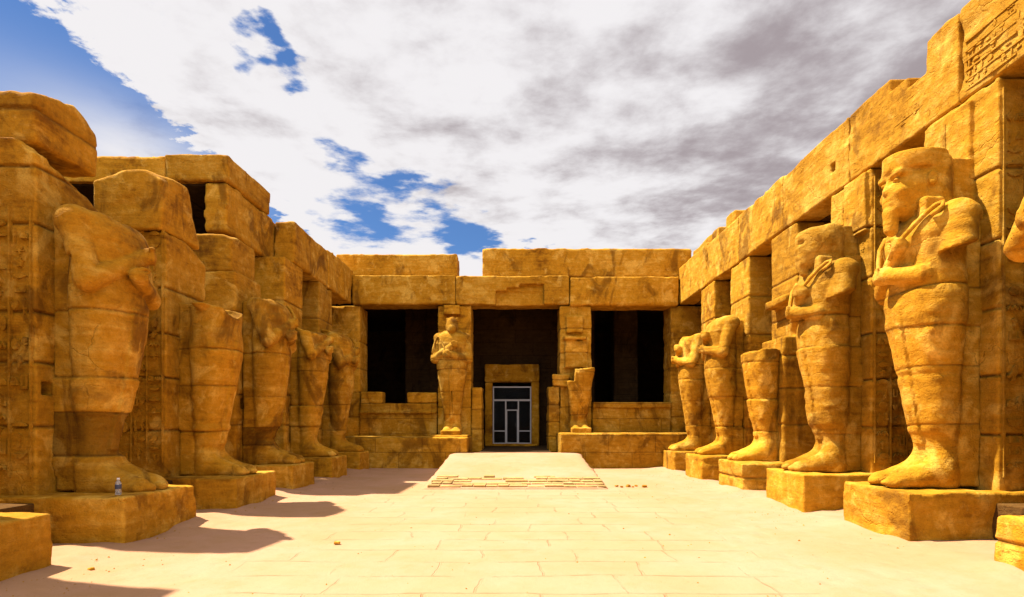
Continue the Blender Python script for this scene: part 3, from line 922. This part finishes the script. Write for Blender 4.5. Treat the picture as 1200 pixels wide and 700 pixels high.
# --- stone beams (architraves)
yc = [yr(k) + 0.68 for k in range(0, 6)]
BW = 0.60
blab = ['carved beam block at the upper right corner, tallest with a ragged top edge',
        'right beam block with the broken notch in its top, above the bearded statue',
        'right beam block with a socket hole, above the worn headed statue',
        'right beam block above the waist-high broken statue',
        'right beam block over the gap before the last right pillar',
        'far right beam block meeting the facade']
ends = yc + [23.0]
for k in range(6):
    a, b = ends[k] + 0.012, ends[k + 1] - 0.012
    zt = (7.86, 7.84, 7.80, 7.84, 7.86, 7.98)[k]
    cuts = []; holes = []
    kw = dict(amp=0.014, chip=0.05)
    me, base = None, None
    lo = (XR - 0.02, a, 6.47); hi = (XR + BW, b, zt)
    if k == 1:
        # two humps with a bite out of the top between them
        lo = (XR - .02, a, 6.47); hi = (XR + BW, b, 7.36)
        extra = [((XR - .02, a, 7.0), (XR + BW, 9.18, 7.86)), ((XR - .02, 10.05, 7.0), (XR + BW, b, 7.80)), ((XR - .02, 9.6, 7.0), (XR + BW, 10.4, 7.55))]
        me, base = stone_block(lo, hi, 0.028, 150 + k, extra=extra, s=2.8, **kw)
    else:
        if k == 2: holes = [((XR - .2, 11.75, 6.95), (XR + .15, 11.95, 7.13))]
        me, base = stone_block(lo, hi, 0.030 if k < 3 else 0.04, 150 + k, holes=holes, s=2.8, **kw)
    o = obj('stone_beam', me, M_STONE, loc=base); tag(o, blab[k], 'beam', 'stone beams over the pillars')
    if k in (0, 1):
        L = b - a
        zz0 = 0.12
        obj('hieroglyph_relief', glyph_bm(lambda u, v, d: (-BW / 2 - 0.01 - d + 0.004, L / 2 - .1 - u, zz0 + v), L - .2, 0.72, 0.14, 580 + k, out=0.004, rows=True, wear=.4), M_STONE, o)

block_thing('stone_beam', (XL - BW, 16.92, 6.47), (XL + .02, 20.0, 7.72), 0.045, 170, 'front beam block whose end face shows above the fourth left pillar', 'beam', 'stone beams over the pillars', amp=0.03, chip=0.08)
block_thing('stone_beam', (XL - BW, 20.02, 6.47), (XL + .02, 23.0, 7.88), 0.05, 171, 'far left beam block meeting the facade', 'beam', 'stone beams over the pillars', amp=0.03, chip=0.07)
block_thing('stone_beam', (XL - 2 * BW, 14.2, 6.47), (XL - BW - .012, 18.6, 7.73), 0.045, 172, 'set back beam block under the overhanging roof slab at upper left', 'beam', 'stone beams over the pillars', amp=0.03, chip=0.07)
block_thing('stone_beam', (XL - 2 * BW, 18.62, 6.47), (XL - BW - .012, 23.0, 7.70), 0.06, 173, 'rear beam hidden behind the far left beam block', 'beam', 'stone beams over the pillars')
for k in range(6):
    a, b = ends[k] + 0.012, ends[k + 1] - 0.012
    block_thing('stone_beam', (XR + BW + .012, a, 6.47), (XR + 2 * BW + .1, b, 7.30), 0.08, 180 + k, 'rear inner beam over the right row, seen only from below between pillars', 'beam', 'rear inner beams over the right row')

# --- roof slabs
tag(block_thing('roof_slab', (-8.82, 14.16, 7.745), (XL - BW + .03, 16.6, 8.42), 0.05, 190, 'thick roof slab, inner of the two with a joint at upper left', 'roof slab', 'roof slabs'), None)
block_thing('roof_slab', (-12.6, 14.2, 7.745), (-8.84, 16.6, 8.40), 0.05, 191, 'thick roof slab, outer of the two with a joint at upper left', 'roof slab', 'roof slabs')
block_thing('roof_slab', (-12.6, 16.62, 7.735), (XL - BW - .2, 23.2, 7.86), 0.10, 192, 'long low roof slab over the far part of the left portico', 'roof slab', 'roof slabs')
block_thing('roof_slab', (XR + BW + .02, 3.6, 7.37), (12.6, 20.28, 7.80), 0.10, 193, 'long roof slab behind the right row of beams', 'roof slab', 'roof slabs')
block_thing('roof_slab', (XR + BW + .02, 20.3, 7.80), (12.6, 23.2, 8.74), 0.06, 194, 'stepped upper slab at the far end of the right roof', 'roof slab', 'roof slabs', amp=.03, chip=.06)
block_thing('stone_block', (XR + BW + .05, 18.9, 7.80), (8.2, 19.75, 8.84), 0.05, 195, 'single upright block on top of the right beams', 'stone block', amp=.03, chip=.06)



for sx, lab in ((1, 'added end wall keeping light out of the right portico, unseen beside the camera'), (-1, 'added end wall keeping light out of the left portico, unseen beside the camera')):  # out-of-view walls added to stop light leaking into the porticos
    added_wall_args = (min(sx * 6.8, sx * 12.58), 2.05, 0.56), (max(sx * 6.8, sx * 12.58), 2.65, 7.25)
    me, base = stone_block(*added_wall_args, 0.10, 700 + sx, jz=[1.5, 2.4, 3.3, 4.2, 5.1, 6.0])
    tag(obj('portico_wall', me, M_STONE, loc=base), lab, 'wall')  # added unseen end wall, only there to keep light out


def add_shade_sheet(o, lo, hi):  # thin near-black sheet added under a roof slab as painted shade
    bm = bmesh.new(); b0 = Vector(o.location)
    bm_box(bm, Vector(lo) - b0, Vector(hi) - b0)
    obj('ceiling_shade_sheet', bm, M_SHADE_DARK, o)


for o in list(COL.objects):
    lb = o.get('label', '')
    if lb.startswith('thick roof slab, inner'): add_shade_sheet(o, (-8.80, 14.35, 7.70), (XL - 2 * BW - .02, 16.58, 7.742))
    if lb.startswith('thick roof slab, outer'): add_shade_sheet(o, (-12.5, 14.35, 7.70), (-8.86, 16.58, 7.742))
    if lb.startswith('long low roof slab'): add_shade_sheet(o, (-12.5, 16.65, 7.69), (XL - 2 * BW - .02, 23.1, 7.732))
    if lb.startswith('long roof slab behind'): add_shade_sheet(o, (XR + 2 * BW + .12, 3.7, 7.32), (12.5, 20.2, 7.366))
    if lb.startswith('rear inner beam'): o.data.materials[0] = M_SHADE_BROWN

# --- portico back walls and floors
def wall(name, lo, hi, mat, label, cat='wall', group=None):
    bm = bmesh.new(); bm_box(bm, lo, hi, 0.02)
    c = Vector(((lo[0] + hi[0]) / 2, (lo[1] + hi[1]) / 2, lo[2]))
    bmesh.ops.translate(bm, verts=bm.verts, vec=-c)
    return tag(obj(name, bm, mat, loc=c), label, cat, group)


for sx, lab in ((1, 'carved rear wall of the right portico, seen between the pillars'), (-1, 'shaded rear wall of the left portico, seen between the pillars')):
    w = wall('portico_wall', (min(sx * 12.0, sx * 12.6), 2.0, -.1), (max(sx * 12.0, sx * 12.6), 24.5, 7.36 if sx > 0 else 7.72), M_SHADE_BROWN, lab)
    if sx > 0:
        obj('hieroglyph_relief', glyph_bm(lambda u, v, d: (-0.35 - d, 11.0 - u, 1.0 + v), 20, 5.6, 0.55, 600, out=0.04), M_SHADE_BROWN, w)
    else:
        obj('hieroglyph_relief', glyph_bm(lambda u, v, d: (0.35 + d, -11.0 + u, 1.0 + v), 20, 5.6, 0.55, 601, out=0.04), M_SHADE_BROWN, w)
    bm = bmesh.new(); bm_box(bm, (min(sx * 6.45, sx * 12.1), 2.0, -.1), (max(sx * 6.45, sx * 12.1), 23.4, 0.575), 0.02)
    tag(obj('portico_floor', bm, M_SHADE_BROWN), 'raised stone floor of the side portico', kind='structure')

# ------------------------------------------------------------------ facade at the end of the court
podL = block_thing('podium', (-6.75, 20.5, -.05), (-1.76, 24.4, 1.13), 0.05, 210, 'left low podium wall beside the ramp, carrying the whole crossed arm statue', 'podium', 'podium walls', mat=M_WALL_X, amp=.02, chip=.05)
podR = block_thing('podium', (1.66, 20.5, -.05), (6.75, 24.4, 1.28), 0.05, 211, 'right low podium wall beside the ramp, carrying the broken legs', 'podium', 'podium walls', mat=M_WALL_X, amp=.02, chip=.05)
block_thing('plinth', (-3.25, 21.2, 1.10), (-1.80, 22.98, 1.19), 0.04, 212, 'thin base slab under the small facade statue with crossed arms', 'plinth', 'statue plinths')

me, base = stone_block((-3.17, 23.0, 1.10), (-1.81, 24.3, 6.46), 0.045, 213, jz=[2.3, 3.4, 4.5, 5.5], extra=[((-2.9, 22.72, 6.05), (-2.25, 23.1, 6.42))], amp=.02, chip=.05)
tag(obj('pillar', me, M_STONE, loc=base), 'facade pillar behind the small crossed arm statue, left of the doorway', 'pillar', 'square pillars of the court')
me, base = stone_block((1.81, 23.0, 1.25), (3.12, 24.3, 6.46), 0.045, 214, jz=[2.3, 3.4, 4.5, 5.5], amp=.03, chip=.07,
                       extra=[((1.95, 22.6, 5.0), (2.9, 23.1, 5.17)), ((2.0, 22.75, 3.9), (2.95, 23.1, 5.0)), ((2.05, 22.8, 5.3), (2.75, 23.1, 6.0)), ((1.5, 22.7, 3.12), (2.2, 23.1, 3.62))])
prt = tag(obj('pillar', me, M_STONE, loc=base), 'facade pillar with broken statue remains, right of the doorway', 'pillar', 'square pillars of the court')
for i in range(4):
    pass
bmv = bmesh.new()
for i in range(5):
    x = -0.30 + i * 0.16
    bm_box(bmv, (x, -0.50, 4.1), (x + 0.07, -0.38, 4.62), 0.01)
obj('carved_panel', bmv, M_STONE, prt)

for sx, lab in ((-1, 'corner pilaster where the facade meets the left beam'), (1, 'corner pilaster where the facade meets the right beam')):
    xa, xb = sorted((sx * 6.36, sx * 8.0))
    block_thing('pilaster', (xa, 23.03, 0.5), (xb, 24.25, 6.45), 0.06, 216 + sx, lab, 'pilaster', 'corner pilasters', jz=[1.9, 2.9, 3.9, 5.0])

# screen walls between pillars with moulded tops
block_thing('screen_wall', (-6.34, 22.9, 1.10), (-3.19, 23.6, 2.46), 0.04, 220, 'left screen wall under the dark opening, topped by two loose slabs', 'wall', 'low screen walls', mat=M_WALL_X,
            extra=[((-6.34, 22.80, 2.02), (-3.19, 23.6, 2.14))], amp=.02, chip=.05)
block_thing('screen_wall', (3.14, 22.9, 1.25), (6.34, 23.6, 2.46), 0.04, 221, 'right screen wall with a clean moulded sill under the dark opening', 'wall', 'low screen walls', mat=M_WALL_X,
            extra=[((3.14, 22.82, 2.26), (6.34, 23.62, 2.50))], amp=.015, chip=.04)
block_thing('stone_block', (-6.32, 22.93, 2.465), (-5.42, 23.5, 2.93), 0.04, 222, 'loose slab on the left screen wall, next to the corner pilaster', 'stone block')
block_thing('stone_block', (-4.42, 22.93, 2.465), (-3.20, 23.5, 2.90), 0.04, 223, 'loose slab on the left screen wall, next to the small statue', 'stone block')

# jambs beside the ramp head
block_thing('jamb', (-1.795, 22.9, 0.45), (-1.36, 24.2, 3.12), 0.04, 224, 'short stone jamb on the left of the central opening', 'jamb', 'stone jambs', jz=[1.4, 2.2], amp=.02, chip=.05)
block_thing('jamb', (1.34, 22.9, 0.45), (1.795, 24.2, 3.14), 0.04, 225, 'short stone jamb on the right of the central opening, with rubble on top', 'jamb', 'stone jambs', jz=[1.1, 1.7, 2.4], amp=.03, chip=.06)

# lintels and the course above
block_thing('lintel', (-6.64, 22.86, 6.47), (-2.44, 23.9, 7.66), 0.045, 230, 'left lintel of the facade over the left dark opening', 'lintel', 'facade lintels', amp=.012, chip=.03)
gme, base = stone_block((-2.42, 22.86, 6.47), (2.19, 23.9, 7.64), 0.045, 231, amp=.012, chip=.03,
                        cuts=[], holes=[((-0.80, 22.6, 6.2), (1.15, 23.10, 7.02)), ((0.15, 22.6, 6.9), (1.15, 23.08, 7.30)), ((-0.35, 22.6, 6.9), (.2, 23.04, 7.16))])
tag(obj('lintel', gme, M_STONE, loc=base), 'central lintel with a broken away recess above the doorway', 'lintel', 'facade lintels')
block_thing('lintel', (2.21, 22.84, 6.42), (6.64, 23.9, 7.60), 0.045, 232, 'right lintel with a ragged lower edge over the right dark opening', 'lintel', 'facade lintels', amp=.02, chip=.05,
            cuts=[((4.5, 22.84, 6.50), (0, -0.9, -0.5))])
block_thing('cornice_block', (-7.4, 23.2, 7.67), (-2.40, 24.2, 8.62), 0.05, 233, 'left upper course of the facade, ending at the patch of sky', 'cornice block', 'upper course of the facade', amp=.012, chip=.03)
block_thing('cornice_block', (-1.36, 23.2, 7.66), (7.28, 24.2, 8.86), 0.06, 234, 'long right upper course of the facade', 'cornice block', 'upper course of the facade', amp=.012, chip=.03, jz=[])

# hall behind the facade
bm = bmesh.new(); bm_box(bm, (-10.9, 24.25, -.1), (10.9, 36.0, 0.57), 0.02)
bm_box(bm, (-1.35, 20.55, -.1), (1.33, 24.24, 0.572))
tag(obj('hall_floor', bm, M_SHADE_DARK), 'stone floor of the hall behind the facade', kind='structure')
wall('hall_ceiling', (-10.9, 23.92, 7.40), (10.9, 36.0, 7.64), M_SHADE_DARK, 'stone slab ceiling of the dark hall behind the facade', 'ceiling')
wall('hall_wall', (-10.9, 35.4, 0.56), (10.9, 36.0, 7.39), M_SHADE_DARK, 'rear wall of the dark hall behind the facade')
wall('hall_wall', (-10.9, 24.52, 0.56), (-10.3, 35.39, 7.39), M_SHADE_DARK, 'left side wall of the dark hall behind the facade')
wall('hall_wall', (10.3, 24.52, 0.56), (10.9, 35.39, 7.39), M_SHADE_DARK, 'right side wall of the dark hall behind the facade')
for (x0, x1, lab) in ((-5.5, -4.2, 'inner hall pillar in the shade of the left opening'), (4.9, 6.1, 'inner hall pillar in the shade of the right opening')):
    block_thing('pillar', (x0, 28.0, 0.56), (x1, 29.2, 7.38), 0.07, 240 + int(x0), lab, 'pillar', 'square pillars of the court', mat=M_SHADE_DARK)

# doorway: stone portal, steel and glass door
prtl = empty('stone_portal', (-0.16, 26.5, 0.57)); tag(prtl, 'stone door surround framing the glazed steel door', 'portal')
def part(name, lo, hi, h, seed, parent, mat=M_STONE):
    me, base = stone_block(lo, hi, h, seed, amp=.012, chip=.03)
    return obj(name, me, mat, parent, base)
part('jamb', (-1.28, 0, 0), (-0.92, 0.8, 3.0), 0.04, 250, prtl)
part('jamb', (0.92, 0, 0), (1.28, 0.8, 3.0), 0.04, 251, prtl)
part('lintel', (-1.28, 0, 3.005), (1.28, 0.8, 3.85), 0.04, 252, prtl)
part('threshold', (-1.25, -0.35, 0.0), (1.20, 0.85, 0.10), 0.03, 253, prtl)
wl = empty('hall_wall', (-0.16, 27.2, 0.57)); tag(wl, 'cross wall of the hall around the glazed doorway', 'wall')
bm = bmesh.new(); bm_box(bm, (-4.0, 0.12, 0), (-1.29, 0.6, 6.80)); bm_box(bm, (1.29, 0.12, 0), (4.0, 0.6, 6.80)); bm_box(bm, (-1.289, 0.12, 3.86), (1.289, 0.6, 6.80))
obj('wall', bm, M_SHADE_DARK, wl)
dr = empty('glazed_door', (-0.16, 26.75, 0.67)); tag(dr, 'grey steel framed glass door with sidelights in the central portal', 'door')
bm = bmesh.new()
H = 2.72
for lo, hi in (((-.915, 0, 0), (-.855, .07, H)), ((.855, 0, 0), (.915, .07, H)), ((-.854, 0, H - .06), (.854, .07, H)), ((-.854, 0, 2.03), (.854, .07, 2.11)),
               ((-.33, 0, 0.0), (-.27, .07, 2.029)), ((.27, 0, 0.0), (.33, .07, 2.029)), ((-.854, 0.002, .58), (-.331, .066, .63)), ((.331, 0.002, .58), (.854, .066, .63)),
               ((-.854, 0, 0), (-.331, .07, .05)), ((.331, 0, 0), (.854, .07, .05))):
    bm_box(bm, lo, hi)
obj('frame', bm, M_METAL, dr)
bm = bmesh.new()
for lo, hi in (((-.268, .01, 0.01), (-.232, .06, 1.62)), ((.232, .01, 0.01), (.268, .06, 1.62)), ((-.231, .01, 1.57), (.231, .06, 1.62)), ((-.231, .01, 0.01), (.231, .06, .06))):
    bm_box(bm, lo, hi)
lf = obj('door_leaf', bm, M_METAL, dr)
bm = bmesh.new(); bm_box(bm, (.15, -.03, .8), (.17, .01, 1.0), .005); obj('handle', bm, M_DARKSTEEL, lf)
for lo, hi in (((-.85, .03, .635), (-.335, .036, 2.025)), ((.335, .03, .635), (.85, .036, 2.025)), ((-.85, .03, 2.115), (.85, .036, H - .062)), ((-.85, .03, .055), (-.335, .036, .575)),
               ((.335, .03, .055), (.85, .036, .575)), ((-.226, .03, .065), (.226, .036, 1.565)), ((-.265, .03, 1.625), (.265, .036, 2.025))):
    bm = bmesh.new(); bm_box(bm, lo, hi); obj('pane', bm, M_GLASS, dr)

# ------------------------------------------------------------------ the colossal statues
AR, AL = 6.20, -6.15
P90 = math.pi / 2
# right row (they face the court, towards -X)
statue((AR - .16, 5.75, .66), P90, 0.04, 1, 'arm fragment of a cropped statue at the right edge of the photo', items=(), feet=False, top=4.0, arms=(1, 1), cuts=[((0, 0, 3.9), (0, .3, 1))])
statue((AR, ys_(1), .72), P90, 0.024, 2, 'tall bearded statue with flat topped head and crook, largest on the right', top=4.95, head=dict(fwd=0.06), arms=(1, 0.5), ztop_slab=4.1, bands=[(1.62, 1.66, -.02), (0.30, 0.78, -.02)])
statue((AR, ys_(2), .71), P90, 0.028, 3, 'statue with a round worn head and crossed arms, second on the right', top=4.85, head=dict(worn=0.8, cut=[((0, .1, 4.82), (0, .10, 1))]),
       arms=(1, 0.5), ztop_slab=4.2, bands=[(0.9, 1.3, .02), (0.35, 0.85, -.02)])
statue((AR, ys_(3) + .06, .72), P90, 0.032, 4, 'statue broken off flat at the waist, lower body only', items=(), top=2.85, arms=(0, 0), cuts=[((0, 0, 2.74), (0.04, 0.03, 1))], ztop_slab=2.9, bands=[(1.0, 1.5, .015)])
statue((AR, ys_(4), .72), P90, 0.036, 5, 'headless statue with arms crossed, between the waist-broken one and the end of the right row', top=4.0, arms=(1, 1), cuts=[((0, 0, 4.02), (0.05, .12, 1))], items=(), ztop_slab=3.9)
statue((AR, ys_(5), .70), P90, 0.04, 6, 'headless statue at the far end of the right row', top=4.0, arms=(1, 1), cuts=[((0, 0, 3.98), (-.05, .12, 1))], items=(), ztop_slab=3.8)
# left row (they face +X)
statue((AL, 5.55, .64), -P90, 0.04, 11, 'feet of a cropped statue at the lower left edge', items=(), top=2.0, arms=(0, 0), cuts=[((0, 0, 1.9), (0, .3, 1))], ztop_slab=2.0)
statue((AL, 8.42, .65), -P90, 0.024, 12, 'massive headless statue with sloping broken shoulders above the water bottle', items=(), top=4.2, arms=(1, 1),
       cuts=[((0, -.1, 4.06), (-0.05, .26, 1.0))], bands=[(0.52, 1.12, -.06), (1.12, 1.50, -.01), (0.30, 0.5, .0)], joints=(0.52, 1.12, 1.62, 2.72), tones=(.5, -1.1, 1.0, .6, .5), steps=[((.74, -.2, 3.12), (.22, .30, .17))], ztop_slab=4.15)
statue((AL, 11.45, .61), -P90, 0.028, 13, 'statue with a hollow broken chest and no arms, second on the left', items=(), top=3.6, arms=(0.3, 0.3),
       cuts=[((0, 0, 3.36), (0.0, .12, 1))], knock=[((0, .25, 3.45), (.42, .4, .34)), ((.2, .52, 0.62), (.3, .2, .16))], ztop_slab=3.9, bands=[(0.6, 1.0, .03)], joints=(0.95, 1.75, 2.45))
statue((AL, 14.05, .65), -P90, 0.032, 14, 'headless statue with crossed arms and a dark stained knee band, third on the left', items=('crook',), top=4.1, arms=(1, 1),
       cuts=[((0, -.1, 4.04), (0.05, .15, 1))], bands=[(0.55, 0.85, -.04), (0.9, 1.1, .03)], joints=(0.55, 0.85, 1.6, 2.6), tones=(.6, -.7, .9, .5, .5), ztop_slab=4.0)
statue((AL, 16.9, .66), -P90, 0.036, 15, 'slim headless statue with worn arms, fourth on the left', items=(), top=3.9, arms=(1, 1), cuts=[((0, -.2, 3.78), (0.05, .22, 1))], ztop_slab=3.6)
statue((AL, 19.62, .66), -P90, 0.038, 16, 'headless statue under a jutting fragment, at the far end of the left row', items=('crook',), top=4.6, arms=(1, 1), cuts=[((0, 0.3, 4.0), (0.0, .3, 1))],
       boxes=[((0, -.2, 4.2), (.36, .32, .08))], ztop_slab=4.4)
# facade statues (they face the camera)
statue((-2.50, 22.36, 1.18), math.pi, 0.028, 17, 'small whole looking statue with crossed arms and stub head on the facade', items=('flail',), top=4.7, arms=(1, 1), balls=[((0, .13, 4.30), (.25, .28, .36)), ((0, .33, 4.16), (.16, .14, .18))], steps=[((0, .62, 1.0), (.022, .35, .72))], boxes=[((0, .42, .08), (.38, .40, .12)), ((-.2, .06, 4.56), (.07, .12, .08)), ((.17, .06, 4.55), (.07, .12, .07))], ztop_slab=4.2)
statue((2.55, 22.5, 1.27), math.pi, 0.035, 18, 'broken pair of legs on the right podium beside the doorway', items=(), top=2.7, arms=(0, 0), boxes=[((0, .42, .08), (.38, .40, .12))], cuts=[((0, 0, 2.55), (0.0, .1, 1))], steps=[((.60, .3, 2.5), (.40, 1.2, .46))], ztop_slab=2.6)

# ------------------------------------------------------------------ small things
def lathe(prof, seg=20):
    bm = bmesh.new(); rings = []
    for r, z in prof:
        rings.append([bm.verts.new((r * math.cos(2 * math.pi * k / seg), r * math.sin(2 * math.pi * k / seg), z)) for k in range(seg)])
    for a, b in zip(rings, rings[1:]):
        for k in range(seg):
            f = bm.faces.new((a[k], a[(k + 1) % seg], b[(k + 1) % seg], b[k])); f.smooth = True
    bm.faces.new(rings[0][::-1]); bm.faces.new(rings[-1])
    return bm


bt = empty('water_bottle', (-5.36, 7.61, 0.655)); bt.location = (-5.50, 7.80, 0.652); tag(bt, 'small clear plastic water bottle standing on the large left plinth', 'bottle')
obj('body', lathe([(.034, 0), (.038, .01), (.038, .06), (.035, .075), (.038, .09), (.038, .15), (.032, .18), (.016, .205), (.014, .215)]), M_BOTTLE, bt)
obj('label', lathe([(.0388, .088), (.0392, .09), (.0392, .145), (.0388, .147)]), M_LABEL, bt)
obj('cap', lathe([(.018, .212), (.018, .235), (.016, .238)]), M_CAP, bt)

rd = random.Random(12)


def pebble(loc, s, seed, label, group=None):
    me, base = stone_block((-s, -s * .8, 0), (s, s * .8, s * 1.1), s / 6, seed, amp=s * .4, chip=s * .5, r=s * .45, s=2.0 / s * .25)
    o = obj('stone_fragment', me, M_STONE, loc=loc, rz=rd.uniform(0, 3)); tag(o, label, 'stone', group)


for i in range(6):
    pebble((2.62 + i * .14 + rd.uniform(-.04, .04), 14.45 + rd.uniform(-.25, .3), 0.0), rd.uniform(.03, .07), 300 + i, 'small dark stone lying beside the right foot of the ramp', 'stones beside the foot of the ramp')
pebble((-2.42, 7.65, 0.0), 0.05, 320, 'single dark stone on the open floor near the left shadows')
pebble((-4.75, 6.3, 0.0), 0.03, 321, 'tiny stone in the shade beside the large left plinth')


# fine gravel and grit: nobody could count it, so it is one object
def build_gravel():
    rg = np.random.default_rng(5)
    V = []; F = []
    base = np.array([(1, 0, 0), (-.5, .87, 0), (-.5, -.87, 0), (0.1, 0, .9)], float)
    n = 0
    while n < 1500:
        if rg.random() < .72:
            sx = rg.choice((-1, 1)); x = sx * (5.28 - abs(rg.normal(0, .55))); y = rg.uniform(4, 20.4)
        else:
            x = rg.uniform(-5.1, 5.1); y = rg.uniform(3, 20.3)
        if abs(x) < 2.5 and y > 13.7: continue
        s_ = rg.choice((.006, .009, .013, .02), p=(.4, .35, .2, .05)); a = rg.uniform(0, 6.28); ca, sa = math.cos(a), math.sin(a)
        p = base * s_ * rg.uniform(.7, 1.3, (4, 3))
        p = np.stack([p[:, 0] * ca - p[:, 1] * sa + x, p[:, 0] * sa + p[:, 1] * ca + y, p[:, 2] + .03 * (abs(x) > 4.9)], 1)
        k = len(V); V.extend(map(tuple, p)); F += [(k, k + 1, k + 3), (k + 1, k + 2, k + 3), (k + 2, k, k + 3)]; n += 1
    me = bpy.data.meshes.new('gravel'); me.from_pydata(V, [], F)
    tag(obj('gravel', me, M_STONE), 'loose grit scattered over the sandy court floor', kind='stuff')


build_gravel()
